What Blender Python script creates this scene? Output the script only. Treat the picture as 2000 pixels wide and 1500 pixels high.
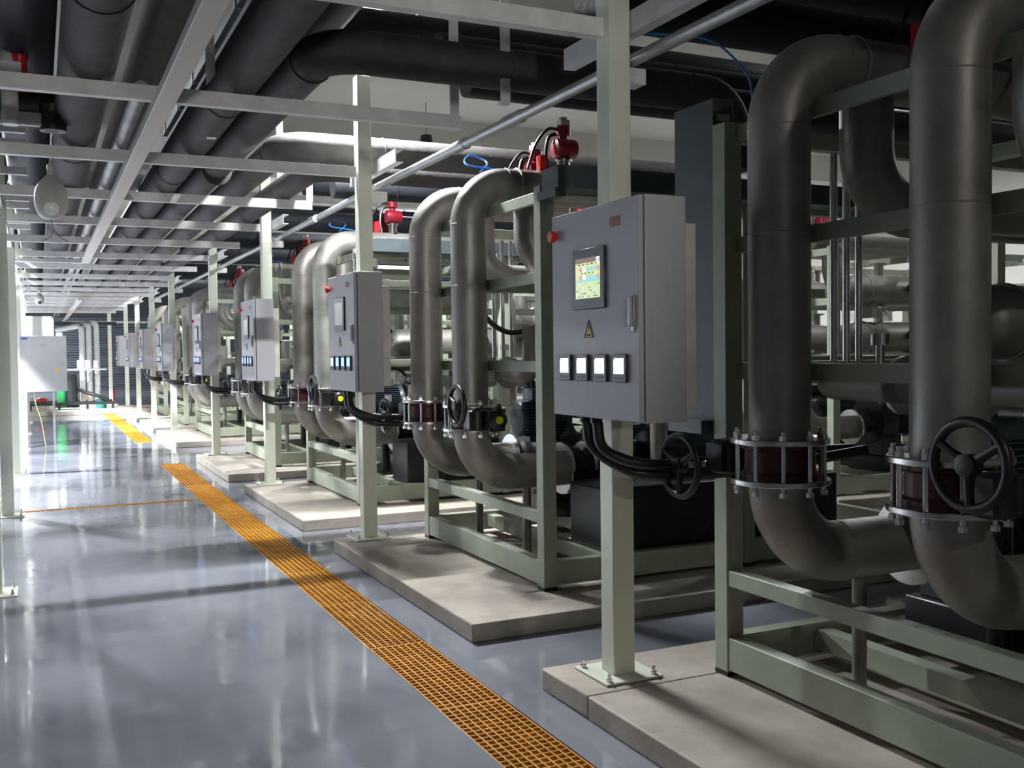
import bpy, math, random
from mathutils import Vector, Matrix
random.seed(7)
S = bpy.context.scene
for o in list(bpy.data.objects): bpy.data.objects.remove(o)
COL = S.collection
PI = math.pi

# ------------------------------------------------------------------ camera
F_PX = 1950.0
def nrm(v): return v.normalized()
Yc = nrm(Vector((-925, 52, -F_PX)))
_D = F_PX*F_PX/(52+925*.012)
Zc = Vector((-.012*_D, _D, F_PX)); Zc = nrm(nrm(Zc)-nrm(Zc).dot(Yc)*Yc)
Xc = Yc.cross(Zc)
R3 = Matrix((Xc, Yc, Zc))
cam_d = bpy.data.cameras.new('camera'); cam = bpy.data.objects.new('camera', cam_d); COL.objects.link(cam)
cam_d.sensor_fit = 'HORIZONTAL'; cam_d.sensor_width = 36.0; cam_d.lens = 36.0*F_PX/2000.0
cam_d.clip_start = .05; cam_d.clip_end = 200
cam.matrix_world = Matrix.Translation((0, 0, 1.55)) @ R3.to_4x4()
S.camera = cam

# ------------------------------------------------------------------ world, exposure
W = bpy.data.worlds.new('world'); S.world = W; W.use_nodes = True
W.node_tree.nodes['Background'].inputs[0].default_value = (.62, .72, .80, 1)
W.node_tree.nodes['Background'].inputs[1].default_value = .004
S.view_settings.view_transform = 'Standard'; S.view_settings.look = 'None'
S.view_settings.gamma = 1; S.view_settings.use_curve_mapping = False
S.view_settings.exposure = 0.0

# ------------------------------------------------------------------ materials
MATS = {}
def mat(name, col, rough=.5, metal=0, noise=0, nscale=6, bump=0, bscale=40, emit=None, estr=1, rvar=0, stretch=None, coat=0, col2=None, spec=None):
    if name in MATS: return MATS[name]
    m = bpy.data.materials.new(name); m.use_nodes = True
    nt = m.node_tree; b = nt.nodes['Principled BSDF']
    b.inputs['Base Color'].default_value = (*col, 1); b.inputs['Roughness'].default_value = rough
    b.inputs['Metallic'].default_value = metal
    if coat: b.inputs['Coat Weight'].default_value = coat; b.inputs['Coat Roughness'].default_value = .06
    if spec is not None: b.inputs['Specular IOR Level'].default_value = spec
    if noise or bump or rvar or col2:
        tc = nt.nodes.new('ShaderNodeTexCoord'); src = tc.outputs['Object']
        if stretch:
            mp = nt.nodes.new('ShaderNodeMapping'); mp.inputs['Scale'].default_value = stretch
            nt.links.new(src, mp.inputs[0]); src = mp.outputs[0]
    if noise or col2 or rvar:
        n = nt.nodes.new('ShaderNodeTexNoise'); n.inputs['Scale'].default_value = nscale; n.inputs['Detail'].default_value = 6
        n.inputs['Roughness'].default_value = .6
        nt.links.new(src, n.inputs['Vector'])
        if noise or col2:
            r = nt.nodes.new('ShaderNodeValToRGB')
            r.color_ramp.elements[0].position = .32; r.color_ramp.elements[1].position = .68
            a = col2 if col2 else tuple(c*(1-noise) for c in col)
            c2 = col if col2 else tuple(min(1, c*(1+noise)) for c in col)
            r.color_ramp.elements[0].color = (*a, 1); r.color_ramp.elements[1].color = (*c2, 1)
            nt.links.new(n.outputs['Fac'], r.inputs[0]); nt.links.new(r.outputs[0], b.inputs['Base Color'])
        if rvar:
            mr = nt.nodes.new('ShaderNodeMapRange')
            mr.inputs['From Min'].default_value = .3; mr.inputs['From Max'].default_value = .7
            mr.inputs['To Min'].default_value = max(.02, rough-rvar); mr.inputs['To Max'].default_value = rough+rvar
            nt.links.new(n.outputs['Fac'], mr.inputs['Value']); nt.links.new(mr.outputs[0], b.inputs['Roughness'])
    if bump:
        n2 = nt.nodes.new('ShaderNodeTexNoise'); n2.inputs['Scale'].default_value = bscale; n2.inputs['Detail'].default_value = 4
        nt.links.new(src, n2.inputs['Vector'])
        bp = nt.nodes.new('ShaderNodeBump'); bp.inputs['Strength'].default_value = bump; bp.inputs['Distance'].default_value = .01
        nt.links.new(n2.outputs['Fac'], bp.inputs['Height']); nt.links.new(bp.outputs[0], b.inputs['Normal'])
    if emit:
        b.inputs['Emission Color'].default_value = (*emit, 1); b.inputs['Emission Strength'].default_value = estr
    MATS[name] = m; return m

GREEN = mat('pale_green_paint', (.34, .378, .285), .42, noise=.10, nscale=5, bump=.05)
CREAM = mat('column_paint', (.66, .69, .57), .42, noise=.05, nscale=3)
BEAM = mat('galvanised_beam', (.70, .69, .675), .45, metal=0, noise=.14, nscale=7)
STEEL = mat('pickled_stainless', (.305, .29, .268), .46, metal=.6, noise=.26, nscale=3.2, rvar=.12, bump=.04, bscale=60)
POL = mat('polished_flange', (.62, .60, .58), .22, metal=1, noise=.12, nscale=20)
GALV = mat('conduit_zinc', (.40, .40, .40), .45, metal=.7, noise=.1, nscale=15)
RUB = mat('rubber_insulation', (.060, .056, .055), .75, noise=.22, nscale=9, bump=.25, bscale=30, spec=.3)
RUB2 = mat('black_insulation', (.012, .014, .018), .60, noise=.25, nscale=8, bump=.2, bscale=25, spec=.3)
BLK = mat('black_plastic', (.012, .012, .013), .38, noise=.2)
BLKP = mat('black_paint', (.014, .015, .017), .32, noise=.3, nscale=9)
WINE = mat('wine_red_casting', (.065, .006, .008), .45, noise=.2, nscale=15)
RED = mat('red_plastic', (.52, .02, .02), .35)
REDA = mat('crimson_actuator', (.20, .008, .018), .35)
YEL = mat('yellow_disc', (.72, .72, .02), .4)
CAB = mat('cabinet_powder_coat', (.38, .38, .40), .45, noise=.03, nscale=60, bump=.05, bscale=500)
CABB = mat('mounting_plate', (.52, .48, .43), .5, noise=.12, nscale=8)
WIRE = mat('wireway_grey', (.055, .07, .075), .45, noise=.2, nscale=5)
MOTOR = mat('motor_slate', (.045, .065, .075), .4, noise=.2, nscale=12)
CONC = mat('concrete_plinth', (.47, .42, .355), .8, col2=(.32, .28, .235), nscale=3.2, bump=.3, bscale=25)
PLAST = mat('plaster', (.66, .635, .58), .85, noise=.05, nscale=1.5)
CEILM = mat('ceiling_paint', (.64, .62, .575), .85, noise=.04, nscale=1)
BLUE = mat('blue_air_tube', (.02, .17, .60), .3)
WHITE = mat('white_plastic', (.52, .52, .50), .4)
DOME = mat('camera_housing', (.50, .49, .46), .4)
GRATE = mat('grate_frp', (.82, .42, .04), .45, col2=(.48, .20, .014), nscale=5, bump=.2, bscale=120)
CHAN = mat('drain_channel', (.10, .055, .02), .5, noise=.3)
GRN = mat('green_casting', (.02, .30, .09), .4)
TEAL = mat('teal_casting', (.03, .22, .20), .4)
DISP = mat('meter_display', (.5, .6, .9), .3, emit=(.72, .82, 1), estr=2.2)
DISPB = mat('meter_display_blue', (.3, .4, .9), .3, emit=(.30, .50, 1), estr=1.5)
DARKG = mat('bezel', (.022, .025, .030), .3)
GLARE = mat('painted_screen_glare', (.35, .36, .35), .25, noise=.15, nscale=30, emit=(.5, .55, .5), estr=.25)  # reflected glare painted in as grey colour and a faint glow
ORSTK = mat('orange_sticker', (.30, .13, .08), .6, noise=.4, nscale=80)
YSTK = mat('warning_yellow', (.52, .42, .02), .5)
PRINT = mat('print_black', (.02, .02, .02), .6)
LAMP = mat('lamp_led', (1, 1, 1), .3, emit=(.93, .97, 1), estr=14)
TUBEL = mat('lamp_tube', (1, 1, 1), .3, emit=(.85, .93, 1), estr=5)

def floor_mat():
    m = bpy.data.materials.new('epoxy_floor'); m.use_nodes = True; nt = m.node_tree; L = nt.links
    b = nt.nodes['Principled BSDF']; b.inputs['Specular IOR Level'].default_value = .85
    tc = nt.nodes.new('ShaderNodeTexCoord')
    n1 = nt.nodes.new('ShaderNodeTexNoise'); n1.inputs['Scale'].default_value = .9; n1.inputs['Detail'].default_value = 5; n1.inputs['Distortion'].default_value = .6
    n2 = nt.nodes.new('ShaderNodeTexNoise'); n2.inputs['Scale'].default_value = 3.5; n2.inputs['Detail'].default_value = 8; n2.inputs['Roughness'].default_value = .65
    L.new(tc.outputs['Object'], n1.inputs['Vector']); L.new(tc.outputs['Object'], n2.inputs['Vector'])
    r = nt.nodes.new('ShaderNodeValToRGB'); e = r.color_ramp.elements
    e[0].position = .3; e[0].color = (.165, .175, .21, 1); e[1].position = .7; e[1].color = (.285, .295, .34, 1)
    L.new(n1.outputs['Fac'], r.inputs[0]); L.new(r.outputs[0], b.inputs['Base Color'])
    mr = nt.nodes.new('ShaderNodeMapRange'); mr.inputs['From Min'].default_value = .35; mr.inputs['From Max'].default_value = .7
    mr.inputs['To Min'].default_value = .03; mr.inputs['To Max'].default_value = .15
    L.new(n2.outputs['Fac'], mr.inputs['Value']); L.new(mr.outputs[0], b.inputs['Roughness'])
    n3 = nt.nodes.new('ShaderNodeTexNoise'); n3.inputs['Scale'].default_value = 2.2; n3.inputs['Detail'].default_value = 3
    L.new(tc.outputs['Object'], n3.inputs['Vector'])
    bp = nt.nodes.new('ShaderNodeBump'); bp.inputs['Strength'].default_value = .12; bp.inputs['Distance'].default_value = .02
    L.new(n3.outputs['Fac'], bp.inputs['Height']); L.new(bp.outputs[0], b.inputs['Normal'])
    return m
FLOORM = floor_mat()

# ------------------------------------------------------------------ mesh builder
class MB:
    def __init__(s): s.v = []; s.f = []; s.m = []
    def quad(s, a, b, c, d, m=0):
        i = len(s.v); s.v += [a, b, c, d]; s.f.append((i, i+1, i+2, i+3)); s.m.append(m)
    def box(s, x0, x1, y0, y1, z0, z1, m=0):
        i = len(s.v)
        s.v += [(x0,y0,z0),(x1,y0,z0),(x1,y1,z0),(x0,y1,z0),(x0,y0,z1),(x1,y0,z1),(x1,y1,z1),(x0,y1,z1)]
        for f in ((3,2,1,0),(4,5,6,7),(0,1,5,4),(1,2,6,5),(2,3,7,6),(3,0,4,7)):
            s.f.append(tuple(i+k for k in f)); s.m.append(m)
        return s
    def chan(s, ax, a0, a1, c0, c1, z0, z1, t=.008, open_=1, m=0):
        # C channel along axis 'x' or 'y'; c is the other horizontal axis; open_=+1 opens toward +c
        def B(c_0, c_1, z_0, z_1):
            if ax == 'x': s.box(a0, a1, c_0, c_1, z_0, z_1, m)
            else: s.box(c_0, c_1, a0, a1, z_0, z_1, m)
        if open_ > 0: B(c0, c0+t, z0, z1); B(c0+t, c1, z0, z0+t); B(c0+t, c1, z1-t, z1)
        else: B(c1-t, c1, z0, z1); B(c0, c1-t, z0, z0+t); B(c0, c1-t, z1-t, z1)
        return s
    def prism(s, pts, axis, a0, a1, m=0):
        # pts: 2D outline (ccw); axis: 'x','y','z' extrude
        def to(p, a): return {'x': (a, p[0], p[1]), 'y': (p[0], a, p[1]), 'z': (p[0], p[1], a)}[axis]
        i = len(s.v); n = len(pts)
        s.v += [to(p, a0) for p in pts] + [to(p, a1) for p in pts]
        s.f.append(tuple(range(i+n-1, i-1, -1))); s.f.append(tuple(range(i+n, i+2*n))); s.m += [m, m]
        for k in range(n):
            j = (k+1) % n; s.f.append((i+k, i+j, i+n+j, i+n+k)); s.m.append(m)
        return s
    def sweep(s, pts, r, n=16, m=0, closed=False, cap=True):
        pts = [Vector(p) for p in pts]; N = len(pts)
        rr = r if isinstance(r, (list, tuple)) else [r]*N
        tang = []
        for k in range(N):
            if closed: t = pts[(k+1) % N]-pts[k-1]
            elif k == 0: t = pts[1]-pts[0]
            elif k == N-1: t = pts[-1]-pts[-2]
            else: t = (pts[k+1]-pts[k]).normalized()+(pts[k]-pts[k-1]).normalized()
            if t.length < 1e-9: t = tang[-1] if tang else Vector((0, 0, 1))
            tang.append(t.normalized())
        u = tang[0].orthogonal().normalized(); i0 = len(s.v); us = []
        for k in range(N):
            if k: 
                q = tang[k-1].rotation_difference(tang[k]); u = (q @ u); u = (u-u.dot(tang[k])*tang[k]).normalized()
            w = tang[k].cross(u)
            for a in range(n):
                t = 2*PI*a/n; s.v.append(tuple(pts[k]+rr[k]*(math.cos(t)*u+math.sin(t)*w)))
        for k in range(N if closed else N-1):
            k2 = (k+1) % N
            for a in range(n):
                b = (a+1) % n
                s.f.append((i0+k*n+a, i0+k*n+b, i0+k2*n+b, i0+k2*n+a)); s.m.append(m)
        if cap and not closed:
            s.f.append(tuple(i0+a for a in range(n-1, -1, -1))); s.f.append(tuple(i0+(N-1)*n+a for a in range(n))); s.m += [m, m]
        return s
    def cyl(s, p0, p1, r, n=20, m=0): return s.sweep([p0, p1], r, n, m)
    def lathe(s, p, d, prof, n=24, m=0):
        # prof: list of (distance along d, radius)
        p = Vector(p); d = Vector(d).normalized()
        u = d.orthogonal().normalized(); w = d.cross(u); i0 = len(s.v); N = len(prof)
        for (h, r) in prof:
            for a in range(n):
                t = 2*PI*a/n; s.v.append(tuple(p+h*d+max(r, 1e-4)*(math.cos(t)*u+math.sin(t)*w)))
        for k in range(N-1):
            for a in range(n):
                b = (a+1) % n; s.f.append((i0+k*n+a, i0+k*n+b, i0+(k+1)*n+b, i0+(k+1)*n+a)); s.m.append(m)
        s.f.append(tuple(i0+a for a in range(n-1, -1, -1))); s.f.append(tuple(i0+(N-1)*n+a for a in range(n))); s.m += [m, m]
        return s
    def torus(s, c, axis, R, r, n=40, k=10, m=0):
        c = Vector(c); d = Vector(axis).normalized(); u = d.orthogonal().normalized(); w = d.cross(u)
        return s.sweep([c+R*(math.cos(2*PI*a/n)*u+math.sin(2*PI*a/n)*w) for a in range(n)], r, k, m, closed=True)
    def build(s, name, mats, parent=None, loc=None, smooth=True, bevel=0):
        me = bpy.data.meshes.new(name); me.from_pydata(s.v, [], s.f)
        for m in (mats if isinstance(mats, (list, tuple)) else [mats]): me.materials.append(m)
        me.polygons.foreach_set('material_index', s.m)
        if smooth:
            me.shade_smooth(); me.set_sharp_from_angle(angle=math.radians(38))
        me.update()
        o = bpy.data.objects.new(name, me); COL.objects.link(o)
        if parent: o.parent = parent
        if loc: o.location = loc
        if bevel:
            b = o.modifiers.new('bevel', 'BEVEL'); b.width = bevel; b.segments = 2; b.limit_method = 'ANGLE'; b.angle_limit = math.radians(50)
        return o

def fillet(pts, R, seg=8):
    pts = [Vector(p) for p in pts]; out = [pts[0]]
    for k in range(1, len(pts)-1):
        a = (pts[k-1]-pts[k]).normalized(); b = (pts[k+1]-pts[k]).normalized()
        ang = a.angle(b); d = R/math.tan(ang/2)
        p0 = pts[k]+a*d; c = pts[k]+(a+b).normalized()*(R/math.sin(ang/2))
        v0 = p0-c; v1 = pts[k]+b*d-c; tot = v0.angle(v1); ax = v0.cross(v1).normalized()
        for j in range(seg+1): out.append(c+Matrix.Rotation(tot*j/seg, 3, ax) @ v0)
    out.append(pts[-1]); return out
def spline(pts, n=8):
    P = [Vector(p) for p in pts]; P = [2*P[0]-P[1]]+P+[2*P[-1]-P[-2]]; out = []
    for k in range(1, len(P)-2):
        for j in range(n):
            t = j/n; a, b, c, d = P[k-1:k+3]
            out.append(.5*((2*b)+(c-a)*t+(2*a-5*b+4*c-d)*t*t+(3*b-a-3*c+d)*t**3))
    out.append(P[-2]); return out

def tag(o, label=None, cat=None, group=None, kind=None):
    if label: o['label'] = label
    if cat: o['category'] = cat
    if group: o['group'] = group
    if kind: o['kind'] = kind
    return o
def thing(name, label, cat, loc=(0,0,0), group=None, rz=0):
    o = bpy.data.objects.new(name, None); COL.objects.link(o); o.location = loc; o.rotation_euler = (0, 0, rz)
    o.empty_display_size = .1
    return tag(o, label, cat, group)
def children(o): return CH.get(o.name) if False else [c for c in bpy.data.objects if c.parent == o]
_tree = {}
def snap(root):
    kids = {}
    for o in bpy.data.objects:
        if o.parent: kids.setdefault(o.parent.name, []).append(o)
    def rec(o): return (o, [rec(c) for c in kids.get(o.name, [])])
    return rec(root)
def dup(tree, loc=None, label=None, group=None, rz=None, parent=None):
    o, ks = tree; c = o.copy(); COL.objects.link(c)
    if parent: c.parent = parent
    if loc is not None: c.location = loc
    if rz is not None: c.rotation_euler = (0, 0, rz)
    if label: c['label'] = label
    if group: c['group'] = group
    for k in ks: dup(k, parent=c)
    return c
ORD = ['nearest', 'second', 'third', 'fourth', 'fifth', 'sixth', 'seventh', 'eighth', 'ninth']
def lab(fmt, k): return fmt.replace('#', ORD[k])

# ------------------------------------------------------------------ lights of the hall (high bay lamps)
def high_bay(x, y, z, power, label, size=.34):
    t = thing('high_bay_lamp', label, 'lamp', (x, y, z), 'high bay lamps under the ceiling')
    hb = MB(); hb.lathe((0,0,0), (0,0,1), [(0, .19), (.02, .20), (.05, .17), (.10, .10), (.22, .08), (.24, .03)], 24)
    hb.build('lamp_housing', BLKP, t)
    MB().lathe((0,0,-.012), (0,0,1), [(0, .16), (.011, .165)], 24).build('lamp_lens', LAMP, t)
    MB().cyl((0,0,.24), (0,0,5.2-z), .008, 8).build('hanging_rod', GALV, t)
    ld = bpy.data.lights.new('high_bay_light', 'AREA'); ld.shape = 'DISK'; ld.size = size; ld.energy = power
    ld.color = (.93, .97, 1) if y > -1 else (1, .94, .84); lo = bpy.data.objects.new('high_bay_light', ld); COL.objects.link(lo)
    lo.parent = t; lo.location = (0, 0, -.03); return t
BAYS = [(7.4, 7.0, 4.75, 70), (5.2, 13.8, 4.5, 420), (7.0, 19.0, 4.75, 420), (5.0, 25.0, 4.7, 700),
        (-2.6, 15.2, 4.7, 2600), (-2.0, 20.6, 4.7, 3300), (-1.9, 26.5, 4.7, 3300), (-1.8, 32.5, 4.7, 2600),
        (-1.2, 45.0, 4.7, 900), (10.5, 12.0, 4.75, 260), (2.6, -3.2, 4.7, 75), (11.5, 5.5, 4.75, 40), (10.5, 22., 4.75, 300)]
BAYL = ['high bay lamp above the skids of the second row, nearest of them', 'high bay lamp glowing behind the arched pipes of the third skid',
        'high bay lamp over the walkway between the skid rows at mid depth', 'high bay lamp far down the hall above the fifth skid',
        'high bay lamp left of the pipe rack above the left row of columns', 'high bay lamp left of the rack near the crossing walkway',
        'high bay lamp left of the rack beyond the crossing walkway', 'high bay lamp above the far left pump platform',
        'high bay lamp in front of the far roller shutter', 'high bay lamp near the right wall above the second row',         'high bay lamp behind the viewer at the start of the aisle', 'high bay lamp in the right corner near the wall', 'high bay lamp far right behind the second row of skids']
for (x, y, z, p), l in zip(BAYS, BAYL): high_bay(x, y, z, p, l)

fl_ = thing('added_fill_lamp', 'added fill spot behind the viewer brightening the beams under the rack', 'lamp', (-.15, -4.72, 2.2))  # added fill source, unseen behind the viewer, brightens the cross beams
MB().box(-.22, .22, -.06, .05, -.15, .15).build('lamp_housing', BLKP, fl_, bevel=.01)
MB().box(-.19, .19, .05, .055, -.12, .12).build('lamp_lens', LAMP, fl_)
MB().box(-.03, .03, -.28, -.06, -.03, .03).build('fill_lamp_arm', GALV, fl_)
ld = bpy.data.lights.new('added_fill_light', 'SPOT'); ld.energy = 620; ld.spot_size = math.radians(38); ld.spot_blend = .35; ld.shadow_soft_size = .15; ld.color = (1, .97, .95)
lo = bpy.data.objects.new('added_fill_light', ld); COL.objects.link(lo); lo.parent = fl_; lo.location = (0, .1, 0)
lo.rotation_euler = (math.radians(92.5), 0, math.radians(-1))

# ------------------------------------------------------------------ room shell
GX0, GX1, GY1, GB0, GB1 = 1.53, 1.84, 15.02, 18.95, 46.0
fl = MB()
def fq(x0, x1, y0, y1): fl.quad((x0,y0,0), (x1,y0,0), (x1,y1,0), (x0,y1,0))
XL, XR, YB, YF = -7.0, 15.0, -5.0, 56.0
BY0, BY1 = 11.06, 11.17
fq(XL, GX0, YB, BY0); fq(XL, -2.6, BY0, BY1); fq(XL, GX0, BY1, YF)
fq(GX0, GX1, GY1, GB0); fq(GX0, GX1, GB1, YF); fq(GX0, GX1, YB, 1.02); fq(GX1, XR, YB, YF)
def pit(x0, x1, y0, y1, d=.13):
    fl.quad((x0,y0,-d), (x1,y0,-d), (x1,y1,-d), (x0,y1,-d), 1)
    fl.quad((x0,y0,0), (x0,y0,-d), (x0,y1,-d), (x0,y1,0), 1); fl.quad((x1,y0,-d), (x1,y0,0), (x1,y1,0), (x1,y1,-d), 1)
    fl.quad((x0,y1,0), (x0,y1,-d), (x1,y1,-d), (x1,y1,0), 1); fl.quad((x0,y0,-d), (x0,y0,0), (x1,y0,0), (x1,y0,-d), 1)
pit(GX0, GX1, 1.02, GY1); pit(GX0, GX1, GB0, GB1); pit(-2.6, GX0-.001, BY0, BY1, .06)
tag(fl.build('floor', [FLOORM, CHAN], smooth=False), kind='structure')
tag(MB().box(XL, XR, YB, YF, 5.2, 5.4).build('ceiling', CEILM, smooth=False), kind='structure')
tag(MB().box(XL-.2, XL, YB, YF, 0, 5.2).build('wall_left', mat('left_wall_paint', (.20, .22, .24), .8, noise=.1), smooth=False), kind='structure')
tag(MB().box(XR, XR+.2, YB, YF, 0, 5.2).build('wall_right', PLAST, smooth=False), kind='structure')
tag(MB().box(XL, XR, YB-.2, YB, 0, 5.2).build('wall_back', MATS['left_wall_paint'], smooth=False), kind='structure')
tag(MB().box(XL, XR, YF, YF+.2, 0, 5.2).build('wall_front', mat('far_wall', (.16, .18, .20), .7, noise=.1), smooth=False), kind='structure')
sh = MB()
for k in range(42): sh.prism([(YF-.02, .0+k*.085), (YF-.02, .085+k*.085), (YF-.09, .06+k*.085), (YF-.09, .02+k*.085)][::-1], 'x', -2.5, 6.5)
tag(sh.build('door_1', mat('shutter_slats', (.26, .30, .36), .4, metal=.4), smooth=False), kind='structure')
for k, y in enumerate((2.5, 8.6, 14.7, 20.8, 26.9, 33.0, 39.1, 45.2)):
    tag(MB().box(XL, XR, y, y+.35, 4.72, 5.2).build('trim_%d' % (k+1), CEILM, smooth=False), kind='structure')

# ------------------------------------------------------------------ drain grating
def grate_panel(L=.995, w=.302, z=0):
    g = MB(); n = 9
    for k in range(n):
        x = -w/2+k*(w-.006)/(n-1); g.box(x, x+.006, 0, L, -.030, z)
    m = int(L/.04)
    for k in range(m+1):
        y = k*(L-.006)/m; g.box(-w/2, w/2, y, y+.006, -.030, -.003)
    return g
t = thing('drain_grate_panel', '', 'drain grate', (1.685, 1.03, -.001), 'orange grating panels of the aisle drain')
grate_panel().build('grating', GRATE, t, smooth=False)
tree = snap(t); t['label'] = 'orange grating panel of the near drain strip, nearest the camera'
for k in range(1, 14):
    if k < 13: pos = 'orange grating panel in the near drain strip, %s panel from its far end' % ORD[13-k] if 13-k < 9 else 'orange grating panel of the near drain strip, beside the nearest concrete plinth'
    else: pos = 'orange grating panel at the far end of the near drain strip'
    dup(tree, (1.685+random.uniform(-.003, .003), 1.03+k, -.001), pos)
for k in range(27):
    dup(tree, (1.685, 18.96+k, -.001), 'orange grating panel in the far drain strip beyond the crossing walkway' if k else 'orange grating panel that starts the far drain strip', 'orange grating panels of the far drain strip')
g = MB(); 
for k in range(103): g.box(-2.58+k*.04, -2.574+k*.04, 0, .1, -.026, 0)
for y in (0, .047, .094): g.box(-2.58, 1.52, y, y+.006, -.026, 0)
tag(g.build('branch_drain_grate', GRATE, None, (0, 11.065, -.001), smooth=False), 'narrow orange grate running left across the aisle from the main drain strip', 'drain grate')

# ------------------------------------------------------------------ plinths and columns
PL = [(.9, 4.05), (4.86, 7.62), (8.62, 11.38), (12.4, 15.2), (17.5, 20.6), (21.3, 24.2), (25.0, 27.9), (28.7, 31.6)]
for k, (a, b) in enumerate(PL):
    p = MB().box(0, 4.35, 0, b-a-.43, 0, .1).box(.002, 4.35, b-a-.424, b-a, 0, .098).build('concrete_plinth', CONC, None, (2.05, a, 0), bevel=.008)
    tag(p, lab('low concrete plinth under the # skid of the first row', k), 'plinth', 'plinths of the first row')
for k, (a, b) in enumerate([(3.4, 6.5), (7.2, 9.9), (10.9, 13.6), (14.6, 17.3), (18.3, 21)]):
    p = MB().box(0, 3.8, 0, b-a, 0, .1).build('concrete_plinth', CONC, None, (6.85, a, 0), bevel=.008)
    tag(p, lab('low concrete plinth under the # skid of the second row', k), 'plinth', 'plinths of the second row')

def steel_column(top):
    t = thing('steel_column', '', 'column', (0, 0, 0), None)
    MB().box(0, .11, 0, .11, .008, top).build('post', CREAM, t, bevel=.006)
    MB().box(-.09, .20, -.09, .20, 0, .010).build('base_plate', CREAM, t, bevel=.002)
    for (x, y) in ((-.06, -.06), (.17, -.06), (-.06, .17), (.17, .17)):
        MB().lathe((x, y, .01), (0,0,1), [(0, .014), (.012, .014), (.0121, .008), (.035, .008)], 6).build('anchor_bolt', POL, t)
    return t
CY = [3.77, 7.52, 11.23, 15.0, 20.0, 23.7, 27.4, 31.1, 34.8]
c0 = steel_column(3.6); c0.location = (2.27, CY[0], .1)
c0['label'] = 'pale green steel column with base plate carrying the nearest control cabinet'; c0['group'] = 'columns of the pipe rack beside the skids'
ct = snap(c0)
for k in range(1, 8): dup(ct, (2.27, CY[k], .1), lab('pale green steel column carrying the # control cabinet', k))
dup(ct, (2.03, 34.5, 0), 'pale green steel column at the far end beside the pump platform')
LCY = [3.5, 7.28, 10.85, 14.75, 18.8, 22.5, 26.2]
for k, y in enumerate(LCY):
    if k == 0: continue
    dup(ct, (-.36, y, 0), lab('pale steel column at the left edge of the aisle, # of the left row', k-1), 'left columns of the pipe rack')

# ------------------------------------------------------------------ cross beams of the rack
BY = [0.1, 1.95, 3.80, 5.70, 7.55, 9.40, 11.25, 13.15, 15.03, 17.0, 19.05, 20.9, 22.75, 24.5, 26.25, 28.0, 29.85, 32.0, 34.0]
for k, y in enumerate(BY):
    k -= 2
    m = MB().chan('x', -2.6, 2.262, 0, .055, 2.92, 3.0, .007, 1)
    if k % 2 == 1: m = MB().chan('x', -2.6, 2.38, 0, .055, 2.92, 3.0, .007, 1)
    b = m.build('rack_cross_beam', BEAM, None, (0, y, 0), smooth=False)
    if k < 0: l = 'grey channel beam crossing overhead behind the first visible one, %s' % ('over the viewer' if k == -2 else 'just ahead of the viewer')
    elif k < 9: l = 'grey channel beam crossing overhead, %s beam of the pipe rack from the camera' % ORD[k]
    else: l = 'grey channel beam crossing overhead far down the aisle, %s beam past the crossing walkway' % ORD[k-9]
    tag(b, l, 'beam', 'cross beams of the pipe rack')
for k, y in enumerate((5.05, 6.6, 8.3, 8.9, 10.2, 11.9, 12.5, 13.9, 14.5, 16, 17.8)):
    b = MB().chan('x', -2.6, -.05 if k else .28, 0, .05, 3.22, 3.29, .006, 1).build('upper_cross_bar', BEAM, None, (0, y, 0), smooth=False)
    tag(b, 'grey bar of the upper left tier, %s from the camera' % (ORD[k] if k < 9 else ('ninth but one' if k == 9 else 'farthest')), 'beam', 'bars of the upper left tier')
for x, l in ((-.305, 'long grey beam over the left row of columns'),):
    tag(MB().chan('y', 1.0, 34, -.03, .03, 3.0, 3.08, .007, 1).build('rack_long_beam', BEAM, None, (x, 0, 0), smooth=False), l, 'beam')
# stub brackets on the columns
for k in range(7):
    y = CY[k]
    b = MB().chan('y', -.55, .62, 0, .06, 0, .10, .008, 1).build('bracket_channel', BEAM, None, (2.385, y, 2.94), smooth=False)
    tag(b, lab('grey channel bracket fixed to the top of the # steel column', k), 'bracket', 'brackets on the columns')
# drop bars
for x, y, z0, z1, l in ((2.33, 5.76, 2.93, 3.62, 'vertical grey drop bar at the end of the second cross beam'), (2.44, 5.25, 2.98, 3.6, 'vertical grey drop bar behind the first black crossing pipe'),
                     (2.34, 9.45, 3.0, 3.6, 'vertical pale drop bar at the end of the fourth cross beam'), (1.05, 6.9, 3.0, 4.7, 'white hanger bar among the rack pipes near the black elbow'),
                     (2.1, 9.6, 3.05, 4.7, 'white hanger bar rising beside the pipe rack')):
    tag(MB().chan('x', 0, .06, 0, .06, z0, z1).build('drop_bar', BEAM, None, (x, y, 0), smooth=False), l, 'hanger')

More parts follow.
